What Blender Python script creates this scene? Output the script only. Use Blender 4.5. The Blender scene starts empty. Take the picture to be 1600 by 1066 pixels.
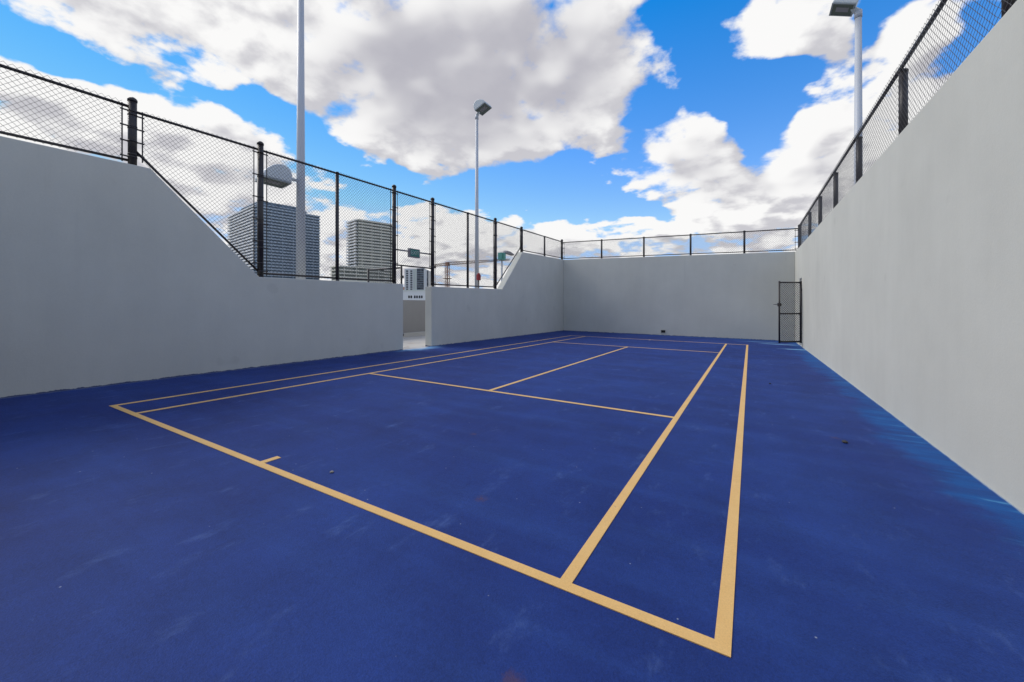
import bpy, bmesh, math, random
from mathutils import Vector, Matrix
R = math.radians
random.seed(7)
scene = bpy.context.scene
COL = scene.collection

# ------------------------------------------------------------------ camera
CAM_YAW = 0.5369
cam_data = bpy.data.cameras.new('camera')
cam = bpy.data.objects.new('camera', cam_data)
COL.objects.link(cam)
cam.location = (0, 0, 1.2)
cam.rotation_euler = (R(90), 0, CAM_YAW)
cam_data.sensor_width = 36
cam_data.lens = 625.73 / 1600 * 36
cam_data.shift_y = -(533 - 476.93) / 1600
cam_data.clip_start = 0.05
cam_data.clip_end = 9000
scene.camera = cam
scene.cycles.max_bounces = 5
scene.cycles.diffuse_bounces = 3
scene.cycles.glossy_bounces = 3

# ------------------------------------------------------------------ light, exposure
SUN_ELEV, SUN_AZ = R(42), R(-98)          # azimuth clockwise from +Y
SUN_DIR = Vector((math.sin(SUN_AZ) * math.cos(SUN_ELEV), math.cos(SUN_AZ) * math.cos(SUN_ELEV), math.sin(SUN_ELEV)))
scene.view_settings.view_transform = 'Standard'
scene.view_settings.look = 'None'
scene.view_settings.exposure = 0.0
scene.view_settings.gamma = 1.0
scene.view_settings.use_curve_mapping = False

sun_data = bpy.data.lights.new('sun', 'SUN')
sun_data.energy = 2.1
sun_data.angle = R(34)
sun_data.color = (1.0, 0.95, 0.88)
sun = bpy.data.objects.new('sun', sun_data)
COL.objects.link(sun)
sun.rotation_euler = SUN_DIR.to_track_quat('Z', 'Y').to_euler()
sun.location = (-20, -5, 40)

world = bpy.data.worlds.new('World')
scene.world = world
world.use_nodes = True


class NT:
    """small helper to write node trees as expressions"""
    def __init__(s, tree):
        s.t = tree

    def n(s, typ, **kw):
        nd = s.t.nodes.new(typ)
        for k, v in kw.items():
            setattr(nd, k, v)
        return nd

    def put(s, sock, v):
        if isinstance(v, bpy.types.NodeSocket):
            s.t.links.new(v, sock)
        elif v is not None:
            sock.default_value = v

    def m(s, op, a, b=None, c=None, clamp=False):
        nd = s.n('ShaderNodeMath', operation=op, use_clamp=clamp)
        for i, v in enumerate((a, b, c)):
            if v is not None:
                s.put(nd.inputs[i], v)
        return nd.outputs[0]

    def v(s, op, a, b=None, c=None, scale=None):
        nd = s.n('ShaderNodeVectorMath', operation=op)
        for i, x in enumerate((a, b, c)):
            if x is not None:
                s.put(nd.inputs[i], x)
        if scale is not None:
            s.put(nd.inputs['Scale'], scale)
        return nd.outputs['Value'] if op in ('LENGTH', 'DOT_PRODUCT', 'DISTANCE') else nd.outputs[0]

    def xyz(s, x, y, z):
        nd = s.n('ShaderNodeCombineXYZ')
        for i, q in enumerate((x, y, z)):
            s.put(nd.inputs[i], q)
        return nd.outputs[0]

    def sep(s, a):
        nd = s.n('ShaderNodeSeparateXYZ')
        s.put(nd.inputs[0], a)
        return nd.outputs

    def ramp(s, x, a, b, lo=0.0, hi=1.0, smooth=True):
        nd = s.n('ShaderNodeMapRange', interpolation_type='SMOOTHSTEP' if smooth else 'LINEAR')
        for i, q in enumerate((x, a, b, lo, hi)):
            s.put(nd.inputs[i], q)
        return nd.outputs[0]

    def noise(s, vec, scale, detail=4, rough=0.5, dist=0.0, lac=2.0):
        nd = s.n('ShaderNodeTexNoise')
        s.put(nd.inputs['Vector'], vec)
        for k, q in (('Scale', scale), ('Detail', detail), ('Roughness', rough), ('Distortion', dist), ('Lacunarity', lac)):
            nd.inputs[k].default_value = q
        return nd.outputs[0]

    def voro(s, vec, scale, detail=0.0, rough=0.5, feature='F1', smooth=1.0, rand=1.0):
        nd = s.n('ShaderNodeTexVoronoi', feature=feature)
        s.put(nd.inputs['Vector'], vec)
        nd.inputs['Scale'].default_value = scale
        nd.inputs['Detail'].default_value = detail
        nd.inputs['Roughness'].default_value = rough
        nd.inputs['Randomness'].default_value = rand
        if feature == 'SMOOTH_F1':
            nd.inputs['Smoothness'].default_value = smooth
        return nd

    def mix(s, f, a, b, mode='MIX'):
        nd = s.n('ShaderNodeMix', data_type='RGBA', blend_type=mode)
        s.put(nd.inputs[0], f)
        for sock, q in ((nd.inputs[6], a), (nd.inputs[7], b)):
            if isinstance(q, tuple) and len(q) == 3:
                q = q + (1.0,)
            s.put(sock, q)
        return nd.outputs[2]


# cloud masses: azimuth (deg clockwise from +Y), elevation, half width, half height, weight
CLOUDS = [(-69.4, 29.7, 18.9, 4.0, 1), (-51.7, 30.0, 15.0, 8.3, 0.9), (-32.6, 29.7, 20.2, 11.7, 1.15), (-44.2, 20.6, 11.1, 4.3, 0.75),
          (-16.4, 31.6, 6.0, 7.1, 0.7), (-25.3, 22.2, 9.9, 3.9, 0.7), (-72.1, 19.3, 6.8, 4.3, 0.9), (-67.7, 14.8, 10.0, 5.5, 0.8),
          (-78.6, 17.7, 5.0, 3.3, 0.9), (-80.5, 12.6, 4.6, 3.4, 0.8), (-60.0, 11.6, 8.4, 6.1, 0.45), (-8.2, 21.1, 8.2, 5.9, 1),
          (-3.0, 14.8, 12.1, 4.5, 0.95), (7.3, 19.9, 5.1, 4.8, 1), (5.6, 13.5, 7.8, 4.9, 1), (5.0, 29.0, 8.5, 3.1, 0.95),
          (13.5, 25.0, 3.3, 4.8, 0.85), (15.3, 15.3, 4.0, 8.8, 0.8), (-5.1, 10.8, 19.1, 1.8, 0.9), (-28.9, 9.5, 15.2, 2.5, 0.9),
          (-40.7, 10.4, 5.3, 5.2, 0.75), (-49.3, 6.6, 6.6, 3.4, 0.6), (-19.0, 16.3, 2.6, 1.0, 0.35), (-29.4, 13.9, 2.4, 1.4, 0.7),
          (-63.3, 29.3, 13.0, 4.7, 0.6), (-80.5, 22.5, 3.6, 1.6, -1.1), (-75.5, 22.5, 3.5, 0.9, -0.8), (-63.3, 22.8, 7.2, 1.3, -0.95),
          (-55.6, 20.1, 4.1, 2.8, -1), (-49.3, 15.8, 5.7, 2.4, -1.1), (-40.7, 15.6, 7.1, 2.0, -0.9), (-28.0, 17.0, 10.8, 2.8, -1.2),
          (-21.7, 13.1, 11.5, 1.7, -0.8), (-12.2, 24.9, 3.7, 5.0, -1), (-1.5, 25.2, 7.7, 2.5, -1.2), (1.2, 20.6, 3.6, 5.2, -1.5), (-4.5, 29.5, 4.0, 2.4, -0.7), (11.0, 27.5, 2.0, 2.2, -0.6), (-14.0, 18.6, 3.4, 1.8, -0.7),
          (-7.0, 34.1, 5.4, 1.5, -1), (3.1, 25.7, 3.2, 1.5, -0.8), (19.0, 22.8, 2.3, 2.3, -1.1), (-12.2, 13.4, 4.9, 2.5, -0.5),
          (-14.7, 10.2, 5.1, 0.9, -0.6)]


# darker undersides within those masses, same columns
GREYS = [(-34.5, 28.0, 19.5, 9.5, 1.25), (-23.6, 33.4, 10.6, 5.7, 0.7), (-48.5, 27.1, 9.9, 5.3, 0.45), (-45.1, 32.9, 10.1, 5.0, 0.5), (-9.0, 19.6, 6.6, 4.4, 0.95), (-2.0, 15.0, 9.0, 3.0, 0.55), (6.0, 17.5, 4.0, 3.0, 0.5), (-28.0, 9.0, 12.0, 2.0, 0.4),
         (-63.3, 15.2, 5.9, 3.3, 0.5), (4.4, 16.2, 4.4, 3.5, 0.35), (-60.0, 27.1, 8.4, 3.4, 0.25), (-69.4, 10.3, 6.6, 3.4, 0.35), (-0.8, 29.9, 4.1, 2.4, 0.15)]


def cloud_group(fine):
    g = bpy.data.node_groups.new('cloud_density', 'ShaderNodeTree')
    g.interface.new_socket('Dir', in_out='INPUT', socket_type='NodeSocketVector')
    g.interface.new_socket('Density', in_out='OUTPUT', socket_type='NodeSocketFloat')
    g.interface.new_socket('Grey', in_out='OUTPUT', socket_type='NodeSocketFloat')
    t = NT(g)
    d = t.v('NORMALIZE', t.n('NodeGroupInput').outputs[0])
    x, y, z = t.sep(d)
    az = t.m('ARCTAN2', x, y)
    el = t.m('ARCSINE', z)
    zz = t.m('ADD', t.m('MAXIMUM', z, -0.05), 0.25)
    p = t.xyz(t.m('DIVIDE', x, zz), t.m('DIVIDE', y, zz), 0.0)
    # warp the layout so that no mass keeps an elliptic outline
    wn = t.n('ShaderNodeTexNoise', noise_dimensions='2D')
    t.put(wn.inputs['Vector'], p)
    wn.inputs['Scale'].default_value = 3.6
    wn.inputs['Detail'].default_value = 2
    wv = t.v('SUBTRACT', wn.outputs['Color'], (0.5, 0.5, 0.5))
    ae = t.v('ADD', t.xyz(az, el, 0.0), t.v('MULTIPLY', wv, (0.10, 0.065, 0.0)))

    def masses(lst, grow):
        total = None
        for a, e, ra, re, w in lst:
            q = t.v('MULTIPLY_ADD', ae, (1 / R(ra * grow), 1 / R(re * grow), 0), (-a / (ra * grow), -e / (re * grow), 0))
            f = t.ramp(t.v('LENGTH', q), 0.0, 1.0, w * (1.35 if w < 0 else 1.0), 0.0)
            total = f if total is None else t.m('ADD', total, f)
        return total
    # beyond the masses listed above the same broken cover goes on
    bn = t.n('ShaderNodeTexNoise', noise_dimensions='2D')
    t.put(bn.inputs['Vector'], p)
    bn.inputs['Scale'].default_value = 1.5
    bn.inputs['Detail'].default_value = 2
    inview = t.m('MULTIPLY', t.ramp(az, R(-100), R(-84)), t.ramp(az, R(22), R(40), 1.0, 0.0))
    inview = t.m('MULTIPLY', inview, t.ramp(el, R(36), R(46), 1.0, 0.0))
    cover = t.m('MULTIPLY_ADD', t.m('SUBTRACT', bn.outputs[0], 0.48), 5.0, 0.50)
    cover = t.m('MINIMUM', t.m('ADD', t.m('MAXIMUM', cover, -0.6), t.ramp(el, R(3.5), R(13), 0.5, 0.0)), 1.2)
    total = t.m('ADD', masses(CLOUDS, 1.5), 0.10)
    low = t.ramp(el, R(3.5), R(13), 0.52, 0.0)                   # rows of cumulus stack up towards the horizon
    total = t.m('MINIMUM', t.m('ADD', total, low), 1.2)
    mixn = t.n('ShaderNodeMix', data_type='FLOAT')
    for i, q in enumerate((inview, cover, total)):
        t.put(mixn.inputs[(0, 2, 3)[i]], q)
    bulk = mixn.outputs[0]
    fb = t.n('ShaderNodeTexNoise', noise_dimensions='2D')
    t.put(fb.inputs['Vector'], p)
    fb.inputs['Scale'].default_value = 5.8
    fb.inputs['Detail'].default_value = 7 if fine else 1.5
    fb.inputs['Roughness'].default_value = 0.55
    det = t.m('MULTIPLY', t.m('SUBTRACT', fb.outputs[0], 0.5), 2.7)
    if fine:
        vb = t.n('ShaderNodeTexVoronoi', voronoi_dimensions='2D', feature='F1', normalize=True)
        t.put(vb.inputs['Vector'], t.v('ADD', p, t.v('SCALE', wv, scale=0.12)))
        vb.inputs['Scale'].default_value = 7.5
        vb.inputs['Detail'].default_value = 3.0
        vb.inputs['Roughness'].default_value = 0.5
        det = t.m('ADD', det, t.m('MULTIPLY', t.m('SUBTRACT', 0.36, vb.outputs['Distance']), 1.3))
    out = t.n('NodeGroupOutput')
    t.put(out.inputs[0], t.m('ADD', bulk, det))
    if fine:
        gin = masses(GREYS, 1.5)
        gout = t.ramp(bn.outputs[0], 0.36, 0.62, 0.1, 0.9)
        gm = t.n('ShaderNodeMix', data_type='FLOAT')
        for i, q in enumerate((inview, gout, gin)):
            t.put(gm.inputs[(0, 2, 3)[i]], q)
        t.put(out.inputs[1], gm.outputs[0])
    return g


def build_world():
    t = NT(world.node_tree)
    world.node_tree.nodes.clear()
    d = t.n('ShaderNodeTexCoord').outputs['Generated']

    def dens(vec, fine):
        nd = t.n('ShaderNodeGroup')
        nd.node_tree = cloud_group(fine)
        t.put(nd.inputs[0], vec)
        return nd.outputs
    a = dens(d, True)
    b = dens(t.v('ADD', d, tuple(SUN_DIR * 0.06)), False)
    wisp = t.ramp(a[1], 0.0, 0.6, 0.62, 0.95)
    alpha = t.ramp(a[0], 0.16, wisp)
    lit = t.ramp(t.m('SUBTRACT', a[0], b[0]), -0.6, 0.45)           # thinner cloud towards the sun: brighter
    body = t.ramp(b[0], 0.0, 1.2)
    grey = t.m('MULTIPLY', t.ramp(a[1], 0.0, 1.35), body)
    puff = t.m('MULTIPLY', t.m('MULTIPLY_ADD', lit, -0.72, 0.66), t.m('MULTIPLY_ADD', grey, -0.55, 1.0))
    keep = t.m('MULTIPLY', t.m('MULTIPLY_ADD', grey, -0.80, 1.0), t.m('SUBTRACT', 1.0, t.m('MULTIPLY', puff, body)))
    shade = t.m('SUBTRACT', 1.0, keep, clamp=True)
    cloud = t.mix(shade, (0.96, 0.955, 0.95), (0.40, 0.395, 0.46))
    sky = t.n('ShaderNodeTexSky', sky_type='NISHITA', sun_disc=False)
    sky.sun_elevation = SUN_ELEV
    sky.sun_rotation = SUN_AZ
    sky.altitude = 20
    sky.air_density = 1.0
    sky.dust_density = 0.0
    sky.ozone_density = 2.0
    hs = t.n('ShaderNodeHueSaturation')
    t.put(hs.inputs['Color'], sky.outputs[0])
    hs.inputs['Saturation'].default_value = 1.46
    hs.inputs['Hue'].default_value = 0.521
    hs.inputs['Value'].default_value = 1.0
    gm = t.n('ShaderNodeGamma')
    t.put(gm.inputs[0], hs.outputs[0])
    gm.inputs[1].default_value = 0.72
    tone = t.v('MINIMUM', t.v('SCALE', gm.outputs[0], scale=2.75), (3.6, 5.4, 8.2))
    bg1 = t.n('ShaderNodeBackground')
    t.put(bg1.inputs[0], tone)
    bg1.inputs[1].default_value = 0.12
    bg2 = t.n('ShaderNodeBackground')
    t.put(bg2.inputs[0], cloud)
    bg2.inputs[1].default_value = 1.0
    mx = t.n('ShaderNodeMixShader')
    t.put(mx.inputs[0], alpha)
    t.put(mx.inputs[1], bg1.outputs[0])
    t.put(mx.inputs[2], bg2.outputs[0])
    out = t.n('ShaderNodeOutputWorld')
    t.put(out.inputs[0], mx.outputs[0])
    world.cycles.sampling_method = 'MANUAL'
    world.cycles.sample_map_resolution = 512


build_world()

# ------------------------------------------------------------------ materials
MAT = {}


def material(name, col, rough=0.6, metal=0.0, spec=0.5, fn=None):
    m = bpy.data.materials.new(name)
    m.use_nodes = True
    t = NT(m.node_tree)
    b = m.node_tree.nodes['Principled BSDF']
    b.inputs['Base Color'].default_value = (*col, 1)
    b.inputs['Roughness'].default_value = rough
    b.inputs['Metallic'].default_value = metal
    b.inputs['Specular IOR Level'].default_value = spec
    if fn:
        fn(t, b)
    MAT[name] = m
    return m


def pos(t):
    return t.n('ShaderNodeNewGeometry').outputs['Position']


def bump(t, b, h, strength, dist):
    nd = t.n('ShaderNodeBump')
    nd.inputs['Strength'].default_value = strength
    nd.inputs['Distance'].default_value = dist
    t.put(nd.inputs['Height'], h)
    t.put(b.inputs['Normal'], nd.outputs[0])


K_FALL, CY, SY = 0.0126, math.cos(CAM_YAW), math.sin(CAM_YAW)     # the deck falls 1.3 % towards the right


def stucco(base, paint=True):
    def fn(t, b):
        p = pos(t)
        ps = t.v('MULTIPLY', p, (1.0, 1.0, 0.16))
        cloudy = t.noise(p, 0.55, 4, 0.6)
        streak = t.noise(ps, 3.2, 4, 0.6)
        fine = t.noise(p, 55, 3, 0.6)
        v = t.m('ADD', t.m('MULTIPLY', t.m('SUBTRACT', cloudy, 0.5), 0.32), t.m('MULTIPLY', t.m('SUBTRACT', streak, 0.5), 0.10))
        v = t.m('ADD', v, t.m('MULTIPLY', t.m('SUBTRACT', fine, 0.5), 0.10))
        spot = t.m('MULTIPLY', t.ramp(t.noise(p, 2.3, 2, 0.4), 0.70, 0.78), -0.07)
        k = t.m('ADD', t.m('ADD', v, spot), 1.0)
        c = t.v('SCALE', tuple(base), scale=k)
        x, y, z = t.sep(p)
        foot = t.m('SUBTRACT', z, t.m('MULTIPLY', t.m('ADD', t.m('MULTIPLY', x, CY), t.m('MULTIPLY', y, SY)), -K_FALL))
        brush = t.m('MULTIPLY_ADD', t.noise(t.v('MULTIPLY', p, (1, 1, 0.4)), 9, 5, 0.7), 0.06, -0.012)
        if paint:
            c = t.mix(t.ramp(t.m('SUBTRACT', foot, t.m('ADD', brush, t.ramp(x, 0.9, 1.2, 0.0, -0.05))), -0.006, 0.006, 0.92, 0.0), c, (0.012, 0.03, 0.13))
            c = t.mix(t.ramp(t.noise(p, 3.3, 6, 0.7), 0.66, 0.80, 0.0, 0.10), c, (0.20, 0.20, 0.20))
            drip = t.m('MULTIPLY', t.ramp(t.noise(t.v('MULTIPLY', p, (1, 1, 0.05)), 5.0, 4, 0.65), 0.58, 0.75, 0.0, 0.12), t.ramp(z, 0.6, 3.2))
            c = t.mix(drip, c, (0.22, 0.22, 0.22))
        t.put(b.inputs['Base Color'], c)
        h = t.m('ADD', t.m('MULTIPLY', t.noise(p, 70, 3, 0.65), 0.5), t.m('MULTIPLY', t.noise(p, 9, 3, 0.5), 0.7))
        bump(t, b, h, 0.35, 0.008)
    return fn


STUCCO = (0.55, 0.55, 0.495)
material('grey_stucco_paint', STUCCO, 0.85, spec=0.3, fn=stucco(STUCCO))
material('weathered_concrete_wall', (0.33, 0.315, 0.30), 0.9, spec=0.2, fn=stucco((0.33, 0.315, 0.30), False))


def deck_fn(t, b):
    p = pos(t)
    n = t.noise(p, 1.4, 5, 0.6)
    c = t.mix(n, (0.46, 0.44, 0.41), (0.62, 0.60, 0.56))
    st = t.ramp(t.noise(p, 2.6, 3, 0.5), 0.62, 0.72, 0.0, 0.55)
    c = t.mix(st, c, (0.30, 0.19, 0.13))
    t.put(b.inputs['Base Color'], c)
    bump(t, b, t.noise(p, 60, 3, 0.6), 0.3, 0.004)


material('bare_concrete_deck', (0.5, 0.48, 0.45), 0.9, spec=0.2, fn=deck_fn)

X_LEFT, X_RIGHT, Y_BACK, Y_REAR = -7.75, 1.40, 17.85, -1.35


def floor_fn(t, b):
    p = pos(t)
    x, y, z = t.sep(p)
    big = t.noise(p, 0.45, 4, 0.6)
    roll_ = t.noise(t.v('MULTIPLY', p, (0.35, 3.2, 1.0)), 1.1, 4, 0.6)          # squeegee passes across the court
    fine = t.noise(p, 130, 2, 0.7)
    grit = t.noise(p, 420, 1, 0.5)
    base = t.mix(t.ramp(big, 0.3, 0.7), (0.0088, 0.0270, 0.157), (0.0155, 0.0445, 0.212))
    base = t.mix(t.m('MULTIPLY', t.ramp(roll_, 0.42, 0.75), 0.5), base, (0.020, 0.058, 0.245))
    pit = t.noise(p, 38, 3, 0.7)
    k = t.m('ADD', t.m('MULTIPLY', t.m('SUBTRACT', fine, 0.5), 0.8), t.m('MULTIPLY', t.m('SUBTRACT', grit, 0.5), 0.9))
    k = t.m('ADD', k, t.m('MULTIPLY', t.m('SUBTRACT', pit, 0.5), 0.4))
    k = t.m('ADD', k, t.m('MULTIPLY', t.m('SUBTRACT', t.noise(p, 2.1, 5, 0.65), 0.5), 0.8))
    base = t.v('SCALE', base, scale=t.m('ADD', k, 1.0))
    # dry scuffs
    sc = t.m('MULTIPLY', t.ramp(t.noise(t.v('MULTIPLY', p, (2.2, 1.0, 1.0)), 2.6, 7, 0.72), 0.55, 0.78), 0.55)
    base = t.mix(sc, base, (0.075, 0.135, 0.36))
    sc2 = t.m('MULTIPLY', t.ramp(t.noise(t.v('MULTIPLY', p, (1.0, 2.6, 1.0)), 7.5, 5, 0.7), 0.64, 0.80), t.ramp(t.noise(p, 1.1, 2, 0.5), 0.48, 0.62, 0.0, 0.55))
    base = t.mix(sc2, base, (0.10, 0.18, 0.40))
    # over-rolled paint beside the walls: first coat shows brighter
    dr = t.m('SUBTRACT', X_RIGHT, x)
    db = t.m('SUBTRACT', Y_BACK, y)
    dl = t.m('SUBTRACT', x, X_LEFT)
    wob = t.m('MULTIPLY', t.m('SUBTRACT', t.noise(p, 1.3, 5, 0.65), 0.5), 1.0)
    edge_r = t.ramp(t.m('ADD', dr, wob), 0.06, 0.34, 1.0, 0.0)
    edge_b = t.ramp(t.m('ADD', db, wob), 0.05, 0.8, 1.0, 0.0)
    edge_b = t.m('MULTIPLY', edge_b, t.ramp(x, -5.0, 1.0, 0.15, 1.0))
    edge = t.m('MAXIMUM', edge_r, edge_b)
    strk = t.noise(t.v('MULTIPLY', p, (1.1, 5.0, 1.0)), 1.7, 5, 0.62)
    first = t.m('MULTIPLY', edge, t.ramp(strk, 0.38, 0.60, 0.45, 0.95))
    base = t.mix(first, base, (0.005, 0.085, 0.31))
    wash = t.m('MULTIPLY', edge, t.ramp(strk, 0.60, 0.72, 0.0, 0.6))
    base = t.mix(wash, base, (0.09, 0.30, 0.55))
    # thin raw strip where the brush missed the wall foot
    nn = t.m('MULTIPLY', t.noise(p, 6, 5, 0.7), 0.04)
    dmin = t.m('MINIMUM', t.m('MULTIPLY', dr, 1.7), t.m('MINIMUM', t.m('MULTIPLY', dl, 1.25), t.m('MULTIPLY', db, 0.9)))
    raw = t.ramp(t.m('SUBTRACT', dmin, nn), -0.004, 0.006, 1.0, 0.0)
    base = t.mix(t.m('MULTIPLY', raw, 0.8), base, (0.36, 0.42, 0.50))
    # threshold of the passage: blue fades to pale blue, then near white
    gx = t.v('MULTIPLY', t.v('SUBTRACT', p, (-7.75, 8.02, 0.0)), (1.5, 0.72, 0.0))
    gd = t.m('ADD', t.v('LENGTH', gx), t.m('MULTIPLY', t.m('SUBTRACT', t.noise(p, 3.5, 5, 0.6), 0.5), 0.7))
    base = t.mix(t.ramp(gd, 0.15, 0.85, 0.9, 0.0), base, (0.20, 0.42, 0.68))
    base = t.mix(t.ramp(gd, 0.05, 0.38, 1.0, 0.0), base, (0.55, 0.60, 0.64))
    # pale smear by the gate at the far corner
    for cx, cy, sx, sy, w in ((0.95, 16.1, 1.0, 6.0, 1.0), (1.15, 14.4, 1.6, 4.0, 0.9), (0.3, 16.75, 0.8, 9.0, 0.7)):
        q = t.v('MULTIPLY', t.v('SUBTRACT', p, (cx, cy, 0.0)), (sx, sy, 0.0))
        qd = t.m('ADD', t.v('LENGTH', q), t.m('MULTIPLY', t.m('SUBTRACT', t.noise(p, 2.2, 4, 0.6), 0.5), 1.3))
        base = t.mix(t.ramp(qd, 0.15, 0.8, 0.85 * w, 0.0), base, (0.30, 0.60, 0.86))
    # rusty marks and grit
    for cx, cy, r_ in ((-2.21, 3.01, 0.045), (-1.43, 2.03, 0.05), (-0.65, 1.10, 0.05), (0.68, 4.75, 0.05)):
        q = t.v('LENGTH', t.v('SUBTRACT', t.v('MULTIPLY', p, (1, 1, 0)), (cx, cy, 0.0)))
        q = t.m('ADD', q, t.m('MULTIPLY', t.m('SUBTRACT', t.noise(p, 26, 4, 0.7), 0.5), 0.14))
        base = t.mix(t.ramp(q, 0.0, r_, 0.5, 0.0), base, (0.10, 0.05, 0.06))
    sp = t.voro(p, 9.0, 0.0)
    dot = t.m('MULTIPLY', t.ramp(sp.outputs['Distance'], 0.02, 0.05, 1.0, 0.0), t.ramp(t.sep(sp.outputs['Color'])[0], 0.60, 0.66))
    base = t.mix(t.m('MULTIPLY', dot, 0.7), base, (0.36, 0.40, 0.48))
    t.put(b.inputs['Base Color'], base)
    t.put(b.inputs['Roughness'], t.m('ADD', t.m('MULTIPLY', big, 0.20), 0.60))
    h = t.m('ADD', fine, t.m('MULTIPLY', t.noise(p, 8, 3, 0.5), 0.5))
    bump(t, b, h, 0.55, 0.005)


material('blue_court_paint', (0.013, 0.03, 0.16), 0.7, spec=0.2, fn=floor_fn)


def line_fn(t, b):
    p = pos(t)
    n = t.noise(p, 6, 5, 0.65)
    g = t.noise(p, 160, 2, 0.6)
    c = t.mix(n, (0.72, 0.43, 0.14), (0.82, 0.53, 0.21))
    c = t.v('SCALE', c, scale=t.m('ADD', t.m('MULTIPLY', t.m('SUBTRACT', g, 0.5), 0.35), 1.0))
    wear = t.ramp(t.noise(p, 11, 6, 0.78), 0.62, 0.74, 0.0, 0.5)
    c = t.mix(wear, c, (0.20, 0.19, 0.26))
    t.put(b.inputs['Base Color'], c)
    bump(t, b, g, 0.25, 0.003)


material('yellow_line_paint', (0.72, 0.47, 0.2), 0.55, spec=0.35, fn=line_fn)


def vinyl_fn(t, b):
    p = pos(t)
    n = t.noise(p, 9, 4, 0.6)
    t.put(b.inputs['Base Color'], t.mix(n, (0.014, 0.011, 0.012), (0.032, 0.026, 0.026)))
    t.put(b.inputs['Roughness'], t.m('ADD', t.m('MULTIPLY', n, 0.25), 0.30))


material('black_vinyl_coating', (0.02, 0.017, 0.018), 0.42, spec=0.5, fn=vinyl_fn)
material('black_vinyl_wire', (0.030, 0.028, 0.032), 0.45, spec=0.5)


def pole_fn(t, b):
    p = pos(t)
    n = t.noise(t.v('MULTIPLY', p, (1, 1, 0.2)), 6, 4, 0.6)
    t.put(b.inputs['Base Color'], t.mix(n, (0.47, 0.50, 0.55), (0.53, 0.56, 0.61)))


material('grey_pole_paint', (0.42, 0.44, 0.48), 0.45, spec=0.5, fn=pole_fn)
material('floodlight_hood_paint', (0.58, 0.62, 0.64), 0.4)
material('floodlight_lens_glass', (0.11, 0.135, 0.115), 0.2, spec=0.7)
material('floodlight_rim_dark', (0.30, 0.33, 0.34), 0.5)
material('red_alarm_plastic', (0.42, 0.03, 0.03), 0.4)
material('teal_sign_face', (0.02, 0.26, 0.19), 0.45)
material('teal_light_box', (0.10, 0.36, 0.31), 0.5)
material('pale_sign_letter', (0.62, 0.70, 0.64), 0.5)
material('grey_sign_case', (0.27, 0.26, 0.28), 0.5)
material('painted_dark_inside', (0.012, 0.012, 0.011), 0.9)  # near-black that stands for the dark inside of drain and windows
material('drain_rim_plaster', (0.50, 0.49, 0.45), 0.8)
material('pebble_stone', (0.30, 0.28, 0.25), 0.9)
material('dark_grit', (0.03, 0.028, 0.03), 0.7)
material('steel_lever', (0.10, 0.10, 0.11), 0.4, metal=0.8)


def facade(name, ca, cb, cell, rough=0.25, spec=0.6):
    def fn(t, b):
        o = t.n('ShaderNodeTexCoord').outputs['Object']
        q = t.v('FLOOR', t.v('DIVIDE', o, cell))
        w = t.n('ShaderNodeTexWhiteNoise', noise_dimensions='3D')
        t.put(w.inputs[0], q)
        c = t.mix(w.outputs[0], ca, cb)
        t.put(b.inputs['Base Color'], c)
    material(name, ca, rough, spec=spec, fn=fn)


facade('blue_tower_glass', (0.06, 0.10, 0.15), (0.16, 0.23, 0.31), (2.6, 2.6, 3.1))
facade('green_tower_glass', (0.08, 0.10, 0.085), (0.30, 0.31, 0.26), (2.9, 2.9, 3.05))
facade('dark_apartment_glass', (0.05, 0.06, 0.075), (0.22, 0.23, 0.25), (2.0, 2.0, 3.0))
material('tower_slab_bluegrey', (0.44, 0.51, 0.59), 0.7)
material('tower_slab_sunlit_white', (0.92, 0.92, 0.91), 0.7)  # brighter white: sunlight on the towers' left-hand faces put into the colour
material('tower_slab_cream', (0.86, 0.82, 0.70), 0.7)
material('white_tower_render', (0.88, 0.88, 0.86), 0.8)
material('pale_green_render', (0.80, 0.84, 0.76), 0.8)
material('crane_rust_red', (0.36, 0.19, 0.12), 0.6)
material('crane_dark_steel', (0.26, 0.17, 0.12), 0.6)


def ground_fn(t, b):
    p = pos(t)
    c = t.mix(t.noise(p, 0.02, 6, 0.6), (0.05, 0.07, 0.035), (0.16, 0.15, 0.14))
    t.put(b.inputs['Base Color'], c)


material('city_ground', (0.1, 0.1, 0.09), 0.95, fn=ground_fn)


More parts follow.
